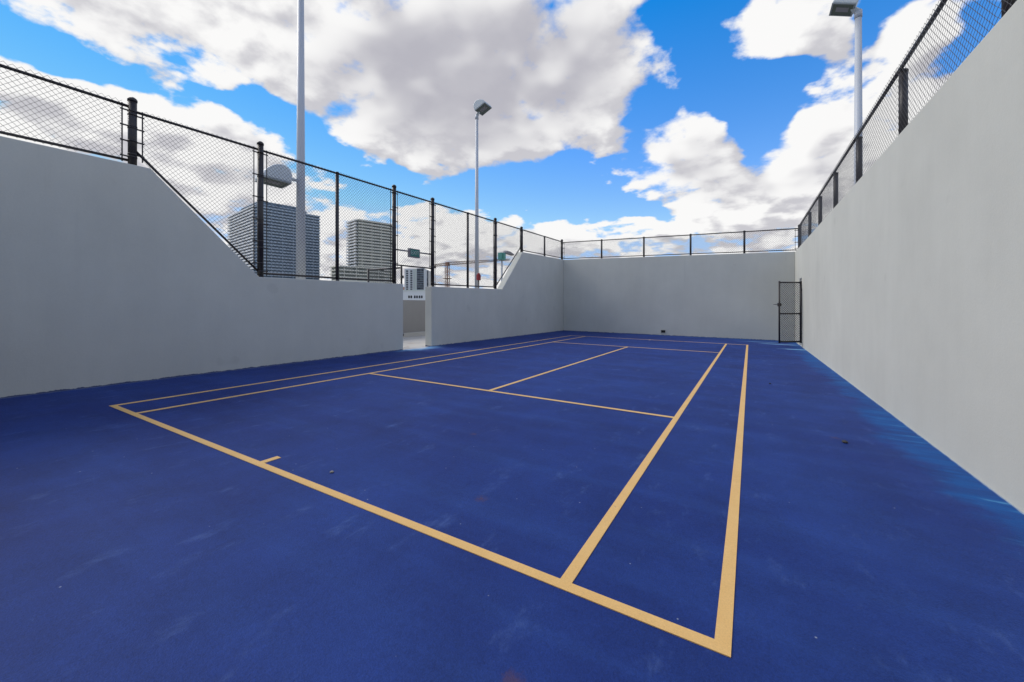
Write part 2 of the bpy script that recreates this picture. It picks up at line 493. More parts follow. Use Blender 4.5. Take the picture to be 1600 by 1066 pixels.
# ------------------------------------------------------------------ mesh helpers
class MB:
    def __init__(s):
        s.v, s.f, s.sm = [], [], []

    def quadbox(s, c, ax, ay, az):
        c, ax, ay, az = Vector(c), Vector(ax), Vector(ay), Vector(az)
        b = len(s.v)
        for k in (-1, 1):
            for j in (-1, 1):
                for i in (-1, 1):
                    s.v.append(c + ax * i + ay * j + az * k)
        for q in ((0, 2, 3, 1), (4, 5, 7, 6), (0, 1, 5, 4), (2, 6, 7, 3), (0, 4, 6, 2), (1, 3, 7, 5)):
            s.f.append(tuple(b + i for i in q))
            s.sm.append(False)
        return s

    def box(s, a, b):
        a, b = Vector(a), Vector(b)
        h = (b - a) / 2
        return s.quadbox((a + b) / 2, (h.x, 0, 0), (0, h.y, 0), (0, 0, h.z))

    def tube(s, a, b, r0, r1=None, n=12, caps=True):
        a, b = Vector(a), Vector(b)
        r1 = r0 if r1 is None else r1
        d = (b - a).normalized()
        u = d.orthogonal().normalized()
        w = d.cross(u)
        k = len(s.v)
        for i in range(n):
            q = u * math.cos(2 * math.pi * i / n) + w * math.sin(2 * math.pi * i / n)
            s.v.append(a + q * r0)
            s.v.append(b + q * r1)
        for i in range(n):
            j = (i + 1) % n
            s.f.append((k + 2 * i, k + 2 * j, k + 2 * j + 1, k + 2 * i + 1))
            s.sm.append(True)
        if caps:
            s.f.append(tuple(k + 2 * i for i in reversed(range(n))))
            s.f.append(tuple(k + 2 * i + 1 for i in range(n)))
            s.sm += [False, False]
        return s

    def lathe(s, c, prof, n=14):
        c = Vector(c)
        k = len(s.v)
        m = len(prof)
        for i in range(n):
            a = 2 * math.pi * i / n
            for r, z in prof:
                s.v.append(c + Vector((r * math.cos(a), r * math.sin(a), z)))
        for i in range(n):
            j = (i + 1) % n
            for q in range(m - 1):
                s.f.append((k + i * m + q, k + j * m + q, k + j * m + q + 1, k + i * m + q + 1))
                s.sm.append(True)
        s.f.append(tuple(k + i * m + m - 1 for i in range(n)))
        s.f.append(tuple(k + i * m for i in reversed(range(n))))
        s.sm += [True, False]
        return s

    def prism(s, poly, off):
        """poly: planar list of points, extruded by off"""
        off = Vector(off)
        k, n = len(s.v), len(poly)
        s.v += [Vector(q) for q in poly] + [Vector(q) + off for q in poly]
        s.f.append(tuple(range(k, k + n)))
        s.f.append(tuple(range(k + 2 * n - 1, k + n - 1, -1)))
        s.sm += [False, False]
        for i in range(n):
            j = (i + 1) % n
            s.f.append((k + j, k + i, k + n + i, k + n + j))
            s.sm.append(False)
        return s

    def build(s, name, mat, parent=None, loc=None, bevel=0.0, fix=True):
        me = bpy.data.meshes.new(name)
        me.from_pydata([tuple(q) for q in s.v], [], s.f)
        me.polygons.foreach_set('use_smooth', s.sm)
        if fix:
            bm = bmesh.new()
            bm.from_mesh(me)
            bmesh.ops.recalc_face_normals(bm, faces=bm.faces)
            bm.to_mesh(me)
            bm.free()
        me.materials.append(MAT[mat])
        me.update()
        o = bpy.data.objects.new(name, me)
        COL.objects.link(o)
        if parent is not None:
            o.parent = parent
        if loc is not None:
            o.location = loc
        if bevel:
            md = o.modifiers.new('bevel', 'BEVEL')
            md.width = bevel
            md.segments = 2
            md.limit_method = 'ANGLE'
        return o


def tag(o, label=None, cat=None, group=None, kind=None):
    for k, v in (('label', label), ('category', cat), ('group', group), ('kind', kind)):
        if v:
            o[k] = v
    return o


def empty(name, loc=(0, 0, 0), rz=0.0):
    o = bpy.data.objects.new(name, None)
    COL.objects.link(o)
    o.location = loc
    o.rotation_euler = (0, 0, rz)
    o.empty_display_size = 0.2
    return o


# the deck falls 1.3 % towards the right of the court
K_FALL, CY, SY = 0.0126, math.cos(CAM_YAW), math.sin(CAM_YAW)


def zf(x, y):
    return -K_FALL * (CY * x + SY * y)


def sheet(mb, x0, y0, x1, y1, dz, th=0.0):
    poly = [(x0, y0, zf(x0, y0) + dz), (x1, y0, zf(x1, y0) + dz), (x1, y1, zf(x1, y1) + dz), (x0, y1, zf(x0, y1) + dz)]
    if th:
        mb.prism(poly, (0, 0, -th))
    else:
        k = len(mb.v)
        mb.v += [Vector(q) for q in poly]
        mb.f.append((k, k + 1, k + 2, k + 3))
        mb.sm.append(False)
    return mb


# ------------------------------------------------------------------ setting
m = MB()
m.v += [Vector(q) for q in ((-4000, -4000, -36), (4000, -4000, -36), (4000, 4000, -36), (-4000, 4000, -36))]
m.f.append((0, 1, 2, 3))
m.sm.append(False)
tag(m.build('ground', 'city_ground'), kind='structure')

m = sheet(MB(), -11.3, -8, 9, 26, -0.012, 35.9)
tag(m.build('roof_deck', 'bare_concrete_deck'), kind='structure')

m = sheet(MB(), X_LEFT - 0.02, Y_REAR - 0.02, X_RIGHT + 0.02, Y_BACK + 0.02, 0.0, 0.008)
court = tag(m.build('court_floor', 'blue_court_paint'), kind='structure')


def line(name, x0, y0, x1, y1, lift=0.004):
    return sheet(MB(), x0, y0, x1, y1, lift, 0.0038).build(name, 'yellow_line_paint', court)


LW = 0.054
XS = (-6.2145, -5.6006, -3.134, -0.6891, -0.0844)
YS = (1.5892, 4.6342, 12.0073, 15.105)
hw = LW / 2
line('baseline', XS[0] - hw, YS[0] - hw, XS[4] + hw, YS[0] + hw)
line('baseline', XS[0] - hw, YS[3] - hw, XS[4] + hw, YS[3] + hw)
for xx in (XS[0], XS[4]):
    line('sideline', xx - hw, YS[0] + hw, xx + hw, YS[3] - hw)
for xx in (XS[1], XS[3]):
    line('singles_sideline', xx - hw, YS[0] + hw, xx + hw, YS[3] - hw)
for yy in (YS[1], YS[2]):
    line('service_line', XS[1] + hw, yy - hw, XS[3] - hw, yy + hw)
line('centre_line', XS[2] - hw, YS[1] + hw, XS[2] + hw, YS[2] - hw)
line('centre_mark', XS[2] - hw, YS[0] + hw, XS[2] + hw, YS[0] + hw + 0.125)
line('centre_mark', XS[2] - hw, YS[3] - hw - 0.125, XS[2] + hw, YS[3] - hw)

# ------------------------------------------------------------------ walls
TH = 0.25


def wall_y(name, x_in, outward, prof, mat='grey_stucco_paint'):
    """wall that runs along Y: profile of (y, z) points, thickness outwards"""
    return MB().prism([(x_in, y, z) for y, z in prof], (outward * TH, 0, 0)).build(name, mat, bevel=0.012)


w = wall_y('court_wall', X_LEFT, -1, [(Y_REAR - TH, -0.3), (7.495, -0.3), (7.495, 1.748), (3.945, 1.716), (2.393, 3.258), (Y_REAR - TH, 3.20)])
tag(w, 'grey stucco side wall left of the passage, stepping down by a diagonal slope', 'wall')
w = wall_y('court_wall', X_LEFT, -1, [(8.58, -0.3), (Y_BACK + TH, -0.3), (Y_BACK + TH, 3.40), (13.865, 3.304), (12.338, 1.78), (8.58, 1.725)])
tag(w, 'grey stucco side wall between the passage and the back wall, with diagonal slope', 'wall')
w = wall_y('court_wall', X_RIGHT, 1, [(Y_REAR - TH, -0.4), (15.62, -0.4), (15.62, 2.07), (16.36, 2.07), (16.36, -0.4), (Y_BACK + TH, -0.4), (Y_BACK + TH, 3.15), (6, 3.075), (Y_REAR - TH, 3.06)])
tag(w, 'tall light grey stucco wall along the right side with narrow doorway', 'wall')
w = MB().prism([(x, Y_BACK, z) for x, z in ((X_LEFT, -0.4), (X_RIGHT, -0.4), (X_RIGHT, 3.16), (X_LEFT, 3.385))], (0, TH, 0)).build('back_wall', 'grey_stucco_paint', bevel=0.012)
tag(w, 'grey stucco end wall behind the far baseline', 'wall')
w = MB().prism([(x, Y_REAR, z) for x, z in ((X_LEFT, -0.4), (X_RIGHT, -0.4), (X_RIGHT, 3.05), (X_LEFT, 3.19))], (0, -TH, 0)).build('rear_wall', 'grey_stucco_paint', bevel=0.012)
tag(w, 'grey stucco end wall behind the near baseline', 'wall')

pr = empty('parapet_wall', (-10.9, 9, zf(-10.9, 9)))
MB().box((-0.25, -17, -0.3), (0, 16.5, 1.33)).build('wall', 'weathered_concrete_wall', pr, bevel=0.015)
MB().box((0.0, -17, -0.2), (0.13, 16.5, 0.12)).build('curb', 'bare_concrete_deck', pr, bevel=0.01)
tag(pr, 'low taupe concrete parapet seen through the passage in the side wall', 'wall')

dr = empty('wall_drain', (-3.17, Y_BACK, 0.085))
m = MB()
m.box((-0.11, -0.02, -0.075), (0.11, 0, -0.055)).box((-0.11, -0.02, 0.055), (0.11, 0, 0.075))
m.box((-0.11, -0.02, -0.055), (-0.085, 0, 0.055)).box((0.085, -0.02, -0.055), (0.11, 0, 0.055))
m.build('rim', 'drain_rim_plaster', dr)
MB().box((-0.085, -0.006, -0.055), (0.085, -0.002, 0.055)).build('dark_plate', 'painted_dark_inside', dr)  # flat plate, no hole: the shade of the recess is its colour
tag(dr, 'small drain with a dark plate as its hole, low on the end wall', 'drain')

# ------------------------------------------------------------------ chain link fences
BLK = 'black_vinyl_coating'
DIA = 0.072                        # diamond diagonal
WIRE = 0.0023


def chain_mesh(name, parent, o, ux, nrm, L, zb, zt, WIRE=0.0025):
    """woven wire: zigzag strands side by side. o origin, ux unit along, zb/zt functions of u"""
    o, ux, nrm = Vector(o), Vector(ux), Vector(nrm)
    hs = DIA / 2
    v, f = [], []
    n = int(L / hs)
    zlo = min(zb(L * i / 20) for i in range(21))
    zhi = max(zt(L * i / 20) for i in range(21))
    rows = int((zhi - zlo) / hs) + 2
    z0 = zhi - rows * hs
    tri = [(math.cos(a), math.sin(a)) for a in (0.5, 0.5 + 2.0944, 0.5 + 4.1888)]
    for i in range(n):
        prev = None
        for j in range(rows + 1):
            u = (i + ((i + j) % 2) * 1.0) * hs
            z = z0 + j * hs
            ok = zb(min(u, L)) - 0.01 <= z <= zt(min(u, L)) + 1e-6
            if not ok:
                prev = None
                continue
            side = 0.0028 if (i + j) % 2 == 0 else -0.0028
            pt = o + ux * u + nrm * side + Vector((0, 0, z))
            b = len(v)
            # cross-section in the plane of (normal, horizontal) is enough for so thin a wire
            for c, s_ in tri:
                v.append(pt + nrm * (c * WIRE) + (ux * (s_ * WIRE * 1.25)))
            if prev is not None:
                for k in range(3):
                    k2 = (k + 1) % 3
                    f.append((prev + k, prev + k2, b + k2, b + k))
            prev = b
        # knuckle: twisted end above the top
    me = bpy.data.meshes.new(name)
    me.from_pydata([tuple(q) for q in v], [], f)
    me.materials.append(MAT['black_vinyl_wire'])
    ob = bpy.data.objects.new(name, me)
    COL.objects.link(ob)
    ob.parent = parent
    ob['kind'] = 'stuff'
    return ob


def post(parent, x, y, z0, z1, r, dome):
    m = MB().tube((x, y, z0), (x, y, z1 - (0.05 if dome else 0.0)), r, n=16)
    p = m.build('post', BLK, parent)
    if dome:
        MB().lathe((x, y, z1 - 0.055), [(r + 0.006, 0), (r + 0.006, 0.03), (r * 0.9, 0.048), (r * 0.55, 0.062), (0.004, 0.068)], 16).build('cap', BLK, p)
    else:
        MB().lathe((x, y, z1 - 0.01), [(r + 0.004, 0), (r + 0.004, 0.022), (r * 0.7, 0.034), (0.004, 0.036)], 14).build('cap', BLK, p)
    MB().lathe((x, y, z0), [(r + 0.045, 0), (r + 0.045, 0.012), (r + 0.004, 0.014), (r + 0.004, 0.05)], 16).build('base_plate', BLK, p)
    return p


def rail(parent, a, b, r=0.021, name='top_rail'):
    return MB().tube(a, b, r, n=10).build(name, BLK, parent)


def tension(parent, a, ux, z0, z1, r, n=5):
    """tension bar beside a terminal post at a; ux points from the post into the bay"""
    a, ux = Vector(a), Vector(ux)
    off = r + 0.062
    q = a + ux * off
    tb = MB().quadbox(q + Vector((0, 0, (z0 + z1) / 2)), ux * 0.008, Vector((-ux.y, ux.x, 0)) * 0.004, (0, 0, (z1 - z0) / 2)).build('tension_bar', BLK, parent)
    for i in range(n):
        z = z0 + 0.09 + (z1 - z0 - 0.18) * i / (n - 1)
        m = MB()
        m.lathe((a.x, a.y, z - 0.011), [(r + 0.001, 0), (r + 0.004, 0.0), (r + 0.004, 0.022), (r + 0.001, 0.022)], 16)
        m.quadbox(a + ux * (r + 0.04) + Vector((0, 0, z)), ux * 0.045, Vector((-ux.y, ux.x, 0)) * 0.006, (0, 0, 0.010))
        m.build('band', BLK, tb)


def lerp(a, b):
    (u0, z0), (u1, z1) = a, b
    return lambda u: z0 + (z1 - z0) * (u - u0) / (u1 - u0)


# --- fence along the left walls
FX = -7.875
fl = tag(empty('chain_link_fence', (0, 0, 0)), 'long black chain link fence stepping along the left stucco wall', 'fence')
PL = [(-0.35, 3.22, 4.25, 1), (2.224, 3.22, 4.27, 1), (4.029, 1.70, 4.25, 1), (5.649, 1.72, 4.13, 0), (7.301, 1.735, 4.285, 1), (8.75, 1.72, 4.29, 1),
      (10.424, 1.74, 4.185, 0), (12.054, 1.765, 4.325, 1), (13.974, 3.30, 4.335, 1), (16.064, 3.345, 4.25, 0), (17.975, 3.38, 4.39, 1)]
for y, z0, z1, term in PL:
    post(fl, FX, y, z0, z1, 0.052 if term else 0.038, term)


def zrail(y):
    return 4.13 if y < 2.2 else 4.078 + (y - 2.3) * 0.0128


BAYS = [  # y0, y1, bottom rail z at y0, y1
    (-0.35, 2.224, 3.29, 3.335), (2.224, 4.029, 3.50, 1.82), (4.029, 5.649, 1.795, 1.80), (5.649, 7.301, 1.80, 1.815), (7.301, 8.75, 2.24, 2.255),
    (8.75, 10.424, 1.80, 1.825), (10.424, 12.054, 1.825, 1.85), (12.054, 13.974, 1.88, 3.55), (13.974, 16.064, 3.40, 3.45), (16.064, 17.975, 3.45, 3.49)]
TERM = {round(y, 3): t for y, z0, z1, t in PL}
for y0, y1, b0, b1 in BAYS:
    t0 = TERM[round(y0, 3)]
    t1 = TERM[round(y1, 3)]
    zr0, zr1 = (4.13, 4.13) if y1 < 2.3 else (zrail(max(y0, 2.3)), zrail(y1))
    rail(fl, (FX, y0 + 0.03, zr0), (FX, y1 - 0.03, zr1))
    rail(fl, (FX, y0 + 0.03, b0), (FX, y1 - 0.03, b1), 0.019, 'bottom_rail')
    a = y0 + (0.115 if t0 else 0.0)
    L = (y1 - (0.115 if t1 else 0.0)) - a
    fb = lerp((0, b0 + (b1 - b0) * (a - y0) / (y1 - y0)), (L, b0 + (b1 - b0) * (a + L - y0) / (y1 - y0)))
    ft = lerp((0, zr0), (L, zr1))
    chain_mesh('wire_mesh', fl, (FX + 0.026, a, 0), (0, 1, 0), (1, 0, 0), L, lambda u: fb(u) - 0.03, lambda u: ft(u) + 0.055)
    if t0:
        tension(fl, (FX, y0, 0), (0, 1, 0), fb(0) - 0.05, ft(0) + 0.03, 0.052, 6 if ft(0) - fb(0) > 1.5 else 4)
    if t1:
        tension(fl, (FX, y1, 0), (0, -1, 0), fb(L) - 0.03, ft(L) + 0.03, 0.052, 6 if ft(L) - fb(L) > 1.5 else 4)

# --- fence on the end wall
FY = Y_BACK + 0.125
fb_ = tag(empty('chain_link_fence', (0, 0, 0)), 'low black chain link fence on top of the end wall', 'fence')
XB = [-7.875, -5.891, -3.996, -2.12, -0.201, 1.53]


def zback(x):      # top of the end wall
    return 3.16 + (3.385 - 3.16) * (X_RIGHT - x) / (X_RIGHT - X_LEFT)


for x in XB[1:-1]:
    post(fb_, x, FY, zback(x) - 0.02, zback(x) + 0.87, 0.038, 0)
for x0, x1 in zip(XB, XB[1:]):
    rail(fb_, (x0 + 0.03, FY, zback(x0) + 0.85), (x1 - 0.03, FY, zback(x1) + 0.85))
    rail(fb_, (x0 + 0.03, FY, zback(x0) + 0.07), (x1 - 0.03, FY, zback(x1) + 0.07), 0.018, 'bottom_rail')
    a, b = x0, x1
    if x0 == XB[0]:
        a += 0.115
        tension(fb_, (x0, FY, 0), (1, 0, 0), zback(x0) + 0.04, zback(x0) + 0.88, 0.052, 4)
    if x1 == XB[-1]:
        b -= 0.115
        tension(fb_, (x1, FY, 0), (-1, 0, 0), zback(x1) + 0.04, zback(x1) + 0.88, 0.052, 4)
    chain_mesh('wire_mesh', fb_, (a, FY - 0.026, 0), (1, 0, 0), (0, -1, 0), b - a, lambda u: zback(a + u) + 0.04, lambda u: zback(a + u) + 0.90, 0.0030)

# --- fence on the right wall
FR = 1.55
fr = tag(empty('chain_link_fence', (0, 0, 0)), 'black chain link fence on top of the right wall, set back behind the wall edge', 'fence')
YR = [17.975, 15.05, 12.95, 10.76, 8.65, 6.42, 4.15, 1.9, -0.3]


def zright(y):
    return 3.06 + max(0.0, (y + 1.6)) * 0.0045


for i, y in enumerate(YR):
    post(fr, FR, y, zright(y) - 0.02, zright(y) + (1.0 if i == 0 else 0.86), 0.052 if i == 0 else 0.042, i == 0)
for y1, y0 in zip(YR, YR[1:]):
    rail(fr, (FR - 0.03, y0, zright(y0) + 0.885), (FR - 0.03, y1 - (0.03 if y1 > 17 else 0), zright(y1) + 0.885), 0.022)
    rail(fr, (FR, y0 + 0.03, zright(y0) + 0.07), (FR, y1 - 0.03, zright(y1) + 0.07), 0.018, 'bottom_rail')
    b = y1 - (0.115 if y1 > 17 else 0)
    if y1 > 17:
        tension(fr, (FR, y1, 0), (0, -1, 0), zright(y1) + 0.04, zright(y1) + 0.92, 0.052, 4)
    chain_mesh('wire_mesh', fr, (FR - 0.062, y0, 0), (0, 1, 0), (1, 0, 0), b - y0, lambda u: zright(y0 + u) - 0.02, lambda u: zright(y0 + u) + 0.945, 0.0018)


# --- gates
def gate(name, hinge, tip, zb_, zt_, zm, label, lever, wire):
    hx, hy = hinge
    d = Vector((tip[0] - hx, tip[1] - hy, 0))
    L = d.length
    g = empty(name, (hx, hy, zb_), math.atan2(d.y, d.x))
    H = zt_ - zb_
    for u in (0.0, L):
        MB().tube((u, 0, 0), (u, 0, H + 0.02), 0.027, n=12).build('stile', BLK, g)
    for nm, z, r in (('top_rail', H - 0.02, 0.023), ('middle_rail', zm - zb_, 0.022), ('bottom_rail', 0.04, 0.027)):
        MB().tube((0.02, 0, z), (L - 0.02, 0, z), r, n=10).build(nm, BLK, g)
    chain_mesh('wire_mesh', g, (0.03, 0.012, 0), (1, 0, 0), (0, 1, 0), L - 0.06, lambda u: 0.03, lambda u: H - 0.01, wire)
    for z in (0.25, H - 0.3):
        MB().box((-0.06, -0.03, z), (0.0, 0.03, z + 0.07)).build('hinge', BLK, g)
    lv = MB().box((L - 0.035, -0.045, H * 0.60), (L + 0.035, 0.045, H * 0.60 + 0.10)).build('latch', BLK, g)
    MB().tube((L, lever * 0.05, H * 0.60 + 0.06), (L + 0.13, lever * 0.10, H * 0.60 + 0.055), 0.010, n=8).build('lever', 'steel_lever', lv)
    return tag(g, label, 'gate')


gate('chain_link_gate', (1.37, 15.58), (0.79, 15.22), 0.0, 1.94, 0.93, 'open black chain link gate at the doorway in the right wall', -1, 0.0068)
gate('chain_link_gate', (-8.03, 7.70), (-9.34, 7.70), 0.12, 2.22, 1.2, 'open black chain link gate swung outside the passage, only its top showing', -1, 0.0028)

# ------------------------------------------------------------------ exit sign over the passage
ex = empty('exit_sign', (FX - 0.07, 8.08, 2.63))
MB().tube((0, -0.76, 0.02), (0, 0.70, 0.04), 0.02, n=10).build('mounting_bar', 'grey_sign_case', ex)
MB().box((-0.045, -0.20, -0.125), (0.035, 0.20, 0.115)).build('case', 'grey_sign_case', ex, bevel=0.008)
fc = MB().box((0.036, -0.165, -0.095), (0.041, 0.165, 0.088)).build('face', 'teal_sign_face', ex)
txt = bpy.data.curves.new('lettering', 'FONT')
txt.body = 'EXIT'
txt.size = 0.15
txt.align_x = 'CENTER'
txt.align_y = 'CENTER'
txt.extrude = 0.0015
tmp = bpy.data.objects.new('lettering_curve', txt)
COL.objects.link(tmp)
bpy.context.view_layer.update()
tme = bpy.data.meshes.new_from_object(tmp.evaluated_get(bpy.context.evaluated_depsgraph_get()))
bpy.data.objects.remove(tmp)
tme.materials.clear()
tme.materials.append(MAT['pale_sign_letter'])
let = bpy.data.objects.new('lettering', tme)
COL.objects.link(let)
let.parent = fc
let.location = (0.044, 0, -0.004)
let.rotation_euler = (R(90), 0, R(90))
tag(ex, 'green exit sign on a bar across the fence above the passage', 'sign')


# ------------------------------------------------------------------ light poles
def floodlight(parent, at_, rz, tilt):
    """hood with its back at the origin, tip along +x, lens below"""
    prof = [(0.0, 0.0), (0.56, 0.0), (0.565, 0.05), (0.54, 0.13), (0.48, 0.215), (0.40, 0.285), (0.31, 0.335), (0.22, 0.36), (0.14, 0.355), (0.07, 0.32), (0.02, 0.26), (-0.01, 0.18), (-0.015, 0.08)]
    m = MB().prism([(x, -0.28, z) for x, z in prof], (0, 0.56, 0))
    h = m.build('floodlight_hood', 'floodlight_hood_paint', parent, bevel=0.025)
    h.location = at_
    h.rotation_euler = (0, -tilt, rz)
    m = MB()
    m.box((0.0, -0.28, -0.022), (0.56, -0.245, -0.002)).box((0.0, 0.245, -0.022), (0.56, 0.28, -0.002))
    m.box((0.0, -0.245, -0.022), (0.04, 0.245, -0.002)).box((0.52, -0.245, -0.022), (0.56, 0.245, -0.002))
    m.build('lens_rim', 'floodlight_rim_dark', h)
    MB().box((0.04, -0.245, -0.010), (0.52, 0.245, -0.004)).build('lens', 'floodlight_lens_glass', h)
    MB().box((0.13, -0.10, -0.014), (0.43, 0.10, -0.0101)).build('lamp_tray', 'grey_sign_case', h)
    return h


def light_pole(x, y, top, label, r0, r1, flood):
    z = zf(x, y)
    p = empty('light_pole', (x, y, z))
    MB().tube((0, 0, 0.0), (0, 0, top - z), r0, r1, n=20).build('shaft', 'grey_pole_paint', p)
    MB().box((-0.2, -0.2, -0.02), (0.2, 0.2, 0.03)).build('base_plate', 'grey_pole_paint', p, bevel=0.01)
    MB().tube((0, 0, top - z - 0.16), (0, 0, top - z + 0.03), r1 + 0.014, n=16).build('collar', 'grey_pole_paint', p)
    for fz, head, tilt, arm in flood:
        d = Vector((math.cos(head), math.sin(head), 0))
        up = Vector((0, 0, fz - z))
        if arm:
            MB().tube(d * 0.05 + up, d * (arm + 0.03) + up + Vector((0, 0, 0.02)), 0.028, 0.05, n=12).build('arm', 'floodlight_hood_paint', p)
            floodlight(p, d * arm + up - Vector((0, 0, 0.16)), head, tilt)
        else:
            MB().tube(up, d * 0.16 + up + Vector((0, 0, 0.20)), r1 + 0.01, 0.05, n=12).build('knuckle', 'floodlight_hood_paint', p)
            floodlight(p, d * 0.09 + up + Vector((0, 0, 0.10)), head, tilt)
    return tag(p, label, 'light pole', 'floodlight poles around the court')


light_pole(-9.0, 5.5, 9.55, 'tall grey light pole behind the left fence with a low side floodlight', 0.112, 0.062, [(4.08, R(-100), R(3), 0.30), (9.55, 0, R(23), 0)])
light_pole(-10.3, 14.29, 9.5, 'slim grey light pole topped by a tilted floodlight, left of centre', 0.10, 0.062, [(9.5, 0, R(23), 0)])
light_pole(2.58, 14.5, 9.35, 'grey light pole behind the right wall with a floodlight at the frame top', 0.115, 0.075, [(9.35, R(180), R(23), 0)])

# ------------------------------------------------------------------ alarm post and walkway lamp
al = empty('alarm_post', (-8.2, 11.49, zf(-8.2, 11.49)))
MB().tube((0, 0, 0), (0, 0, 2.1), 0.022, n=10).build('conduit', BLK, al)
MB().box((-0.05, -0.075, 2.06), (0.04, 0.075, 2.26)).build('alarm_box', 'red_alarm_plastic', al, bevel=0.01)
MB().lathe((0.0, 0.0, 2.26), [(0.05, 0), (0.05, 0.03), (0.03, 0.05), (0.004, 0.055)], 12).build('strobe', 'red_alarm_plastic', al)
tag(al, 'small red alarm box on a thin black conduit behind the fence', 'alarm')

lp = empty('walkway_lamp', (-9.1, 14.44, zf(-9.1, 14.44)))
MB().tube((0, 0, 0), (0, 0, 3.35), 0.04, n=12).build('shaft', 'grey_pole_paint', lp)
MB().box((-0.10, -0.16, 3.12), (0.10, 0.17, 3.42)).build('sign_box', 'teal_light_box', lp, bevel=0.012)
MB().box((0.101, -0.12, 3.16), (0.106, -0.02, 3.38)).build('sign_face', 'teal_sign_face', lp)
MB().tube((0, 0.05, 3.42), (0, 0.30, 3.50), 0.022, n=8).build('arm', 'grey_pole_paint', lp)
MB().prism([(-0.10, 0.22, 3.44), (-0.10, 0.92, 3.40), (-0.10, 0.90, 3.45), (-0.10, 0.6, 3.53), (-0.10, 0.28, 3.55)], (0.2, 0, 0)).build('lamp_head', 'grey_sign_case', lp, bevel=0.02)
tag(lp, 'small walkway lamp with a teal box, behind the far diagonal slope', 'lamp post')


# ------------------------------------------------------------------ litter
def pebble(name, x, y, s, mat, label, cat):
    bm = bmesh.new()
    bmesh.ops.create_icosphere(bm, subdivisions=2, radius=s)
    for v in bm.verts:
        v.co *= random.uniform(0.8, 1.2)
        v.co.z *= 0.6
    me = bpy.data.meshes.new(name)
    bm.to_mesh(me)
    bm.free()
    me.materials.append(MAT[mat])
    o = bpy.data.objects.new(name, me)
    COL.objects.link(o)
    o.location = (x, y, zf(x, y) + s * 0.5)
    return tag(o, label, cat)


pebble('pebble', -2.54, 1.78, 0.013, 'pebble_stone', 'tiny pale pebble lying on the blue court beyond the near baseline', 'pebble')
pebble('debris', 0.73, 4.62, 0.022, 'dark_grit', 'dark scrap of debris on the blue floor beside the right wall', 'debris')
pebble('debris', 0.27, 7.56, 0.016, 'dark_grit', 'tiny dark speck of debris right of the outer sideline', 'debris')


# ------------------------------------------------------------------ towers
def tower(name, corner, dir_r, dir_l, lr, ll, top, floor_h, glass, slab_r, slab_l, out_r, out_l, label, crown=None, parapet=0.9, base=-36.0, lift=0.0):
    """block with its near corner at `corner`; balcony slabs floor by floor on the two faces in view"""
    ang = math.atan2(dir_r[1], dir_r[0])
    t = empty(name, (corner[0], corner[1], base), ang)
    H = top - base
    # local frame: +x along the right-hand face, +y along the left-hand face
    MB().box((0, 0, 0), (lr, ll, H)).build('core', glass, t)
    n = int(H / floor_h)
    m0 = MB()
    m0.box((-out_l, -out_r, -0.14), (lr + 0.3, -0.02, 0.14))
    sl = None
    for k in range(1, n + 1):
        z = H - (n - k) * floor_h
        if sl is None:
            sl = MB().box((0.0, -out_r, -0.16), (lr + 0.4, -0.02, 0.16)).build('right_slab', slab_r, t)
            s2 = MB().box((-out_l, -out_r, -0.16), (-0.02, ll + 0.8, 0.16)).build('left_slab', slab_l, t)
            pa = MB().box((-out_l, -out_r + 0.1, 0.16), (-out_l + 0.15, ll + 0.8, parapet)).build('balcony_rail', slab_l, t)
            rp = MB().box((0.0, -out_r, 0.16), (lr + 0.4, -out_r + 0.15, parapet)).build('balcony_rail', slab_r, t)
            items = [sl, s2, pa, rp]
            for o in items:
                o.location = (0, 0, z)
        else:
            for o in items:
                c = o.copy()
                COL.objects.link(c)
                c.location = (0, 0, z)
    # partition fins between flats
    f = MB()
    x = 4.0
    while x < lr:
        f.box((x, -out_r + 0.2, 0), (x + 0.35, -0.02, H - 0.5))
        x += 10.4
    y = 5.0
    while y < ll:
        f.box((-out_l + 0.25, y, 0), (-0.02, y + 0.35, H - 0.5))
        y += 13.0
    o = f.build('partition', slab_r, t)
    o['kind'] = 'stuff'
    if crown:
        for (x0, y0, x1, y1, h0, h1) in crown:
            rb = MB().box((x0, y0, H + h0), (x1, y1, H + h1 - 0.7)).build('roof_block', glass, t)
            MB().box((x0 - 0.6, y0 - 0.6, H + h1 - 0.7), (x1 + 0.6, y1 + 0.6, H + h1)).build('roof_slab', slab_r, rb)
    return tag(t, label, 'tower')


tower('glass_tower', (-424.86, 212.62), (0.1606, 0.987), (-0.987, 0.1606), 63.2, 81.7, 99.5, 3.1, 'blue_tower_glass', 'tower_slab_bluegrey', 'tower_slab_sunlit_white', 1.3, 2.2,
      'large blue grey residential tower with balcony bands behind the left fence', [(3, 2, 50, 70, 0, 4.2), (5, 4, 46, 60, 4.2, 7.8)], parapet=1.35)
tower('balcony_tower', (-336.97, 264.93), (0.246, 0.9693), (-0.9693, 0.246), 37.6, 22.9, 86.0, 3.05, 'green_tower_glass', 'tower_slab_cream', 'tower_slab_sunlit_white', 1.1, 1.9,
      'smaller cream residential tower with close balcony grid, right of the blue tower', [(0, 0, 37, 22, 0, 1.2)], parapet=1.35)
tower('podium_block', (-299.96, 217.13), (0.246, 0.9693), (-0.9693, 0.246), 40.8, 16.8, 34.0, 3.05, 'green_tower_glass', 'tower_slab_cream', 'tower_slab_cream', 0.8, 1.4,
      'lower grey green block in front of the cream tower', None, parapet=0.9)

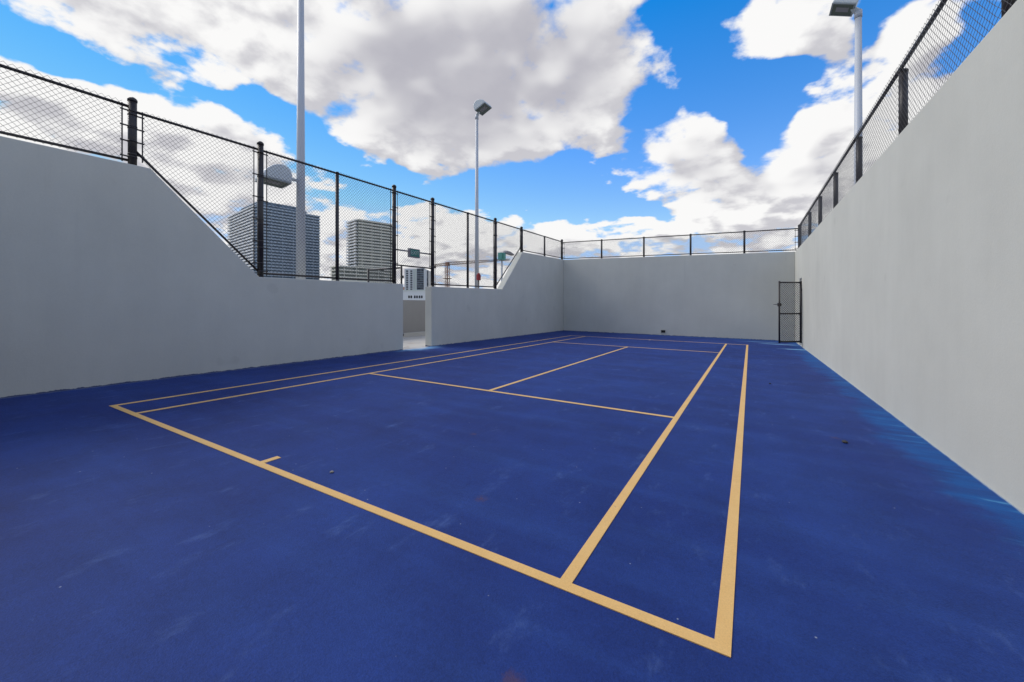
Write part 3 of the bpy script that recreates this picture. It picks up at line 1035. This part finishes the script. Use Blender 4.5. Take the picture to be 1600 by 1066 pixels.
# white tower seen above the passage: frontal slab block with vertical window strips
C0, C1 = Vector((-385.93, 375.44, 0)), Vector((-372.36, 383.51, 0))
dC = (C1 - C0).normalized()
wt = empty('white_tower', (C0.x, C0.y, -36), math.atan2(dC.y, dC.x))
HT = 36 + 48.5
MB().box((0, 0, 0), (15.8, 18, HT)).build('white_wing', 'white_tower_render', wt)
MB().box((15.8, 1.2, 0), (25.0, 18, HT + 0.6)).build('glass_wing', 'dark_apartment_glass', wt)
MB().box((25.0, 0.2, 0), (28.6, 18, HT - 1)).build('white_pier', 'white_tower_render', wt)
MB().box((28.6, 2.0, 0), (30.6, 18, HT - 2)).build('end_bay', 'dark_apartment_glass', wt)
MB().box((11.4, -0.9, 0), (12.9, -0.02, HT)).build('pale_fin', 'pale_green_render', wt)
MB().box((13.8, -0.9, 0), (15.7, -0.02, HT)).build('pale_fin', 'pale_green_render', wt)
win = bpy.data.meshes.new('window')
wb = MB().box((0, -0.12, 0), (2.5, -0.02, 2.0))
first = None
for cx in (2.2, 7.6):
    for k in range(27):
        z = HT - 4.2 - k * 2.95
        if first is None:
            first = wb.build('window', 'dark_apartment_glass', wt)
            first.location = (cx, 0, z)
        else:
            c = first.copy()
            COL.objects.link(c)
            c.location = (cx, 0, z)
sb = None
for k in range(28):
    z = HT - 0.3 - k * 2.95
    if sb is None:
        sb = MB().box((15.82, 0.5, -0.18), (24.98, 1.18, 0.18)).build('floor_slab', 'tower_slab_bluegrey', wt)
        sb.location = (0, 0, z)
    else:
        c = sb.copy()
        COL.objects.link(c)
        c.location = (0, 0, z)
tag(wt, 'distant white apartment tower with dark window strips above the passage', 'tower')

lb = empty('low_building', (-121.5, 113.9, -36), math.atan2(4.44, 7.47))
MB().box((0, 0, 0), (13, 9, 42.9)).build('wall', 'white_tower_render', lb)
MB().box((-0.2, -0.2, 42.9), (13.2, 9.2, 43.3)).build('roof_edge', 'pale_green_render', lb)
for q in (4.7, 5.6, 7.0, 7.9, 8.9, 9.8):
    MB().box((q, -0.05, 40.0), (q + 0.62, -0.01, 41.0)).build('window', 'painted_dark_inside', lb)
MB().box((0.4, 0.5, 43.3), (2.4, 3, 44.6)).build('roof_unit', 'crane_rust_red', lb)
tag(lb, 'low white building with a row of small dark windows seen through the passage', 'building')

# ------------------------------------------------------------------ tower crane
CR = Vector((-162.54, 194.19, 0))
jd = Vector((-120.27 + 162.54, 194.91 - 194.19, 0)).normalized()
cr = empty('tower_crane', (CR.x, CR.y, -36), math.atan2(jd.y, jd.x))
HJ = 36 + 26.2


def lattice(mb, a, b, w0, w1, n, r):
    """square lattice beam from a to b"""
    a, b = Vector(a), Vector(b)
    d = (b - a).normalized()
    u = Vector((0, 1, 0))
    w = d.cross(u).normalized()
    for i in range(n):
        f0, f1 = i / n, (i + 1) / n
        c0, c1 = [], []
        for su, sw in ((-1, -1), (1, -1), (1, 1), (-1, 1)):
            c0.append(a.lerp(b, f0) + (u * su + w * sw) * (w0 + (w1 - w0) * f0))
            c1.append(a.lerp(b, f1) + (u * su + w * sw) * (w0 + (w1 - w0) * f1))
        for k in range(4):
            mb.tube(c0[k], c1[k], r, n=4, caps=False)
            mb.tube(c0[k], c1[(k + 1) % 4], r * 0.7, n=4, caps=False)
            mb.tube(c0[k], c0[(k + 1) % 4], r * 0.7, n=4, caps=False)
    return mb


lattice(MB(), (0, 0, 0), (0, 0, HJ), 1.0, 1.0, 26, 0.16).build('mast', 'crane_rust_red', cr, fix=False)
lattice(MB(), (1, 0, HJ + 0.9), (45, 0, HJ + 0.9), 0.85, 0.35, 22, 0.13).build('jib', 'crane_dark_steel', cr, fix=False)
lattice(MB(), (-1, 0, HJ + 0.5), (-11, 0, HJ + 0.3), 0.7, 0.6, 5, 0.15).build('counter_jib', 'crane_dark_steel', cr, fix=False)
MB().box((-11, -0.7, HJ - 1.5), (-9.8, 0.7, HJ + 0.2)).build('counterweight', 'crane_dark_steel', cr)
MB().box((-0.9, -0.9, HJ - 0.5), (0.9, 0.9, HJ + 1.8)).build('slewing_unit', 'crane_rust_red', cr)
MB().box((-1.9, -1.9, HJ - 8.6), (1.9, 1.9, HJ - 8.2)).build('climbing_collar', 'crane_dark_steel', cr)
tag(cr, 'distant tower crane with a long lattice jib beyond the fence', 'crane')
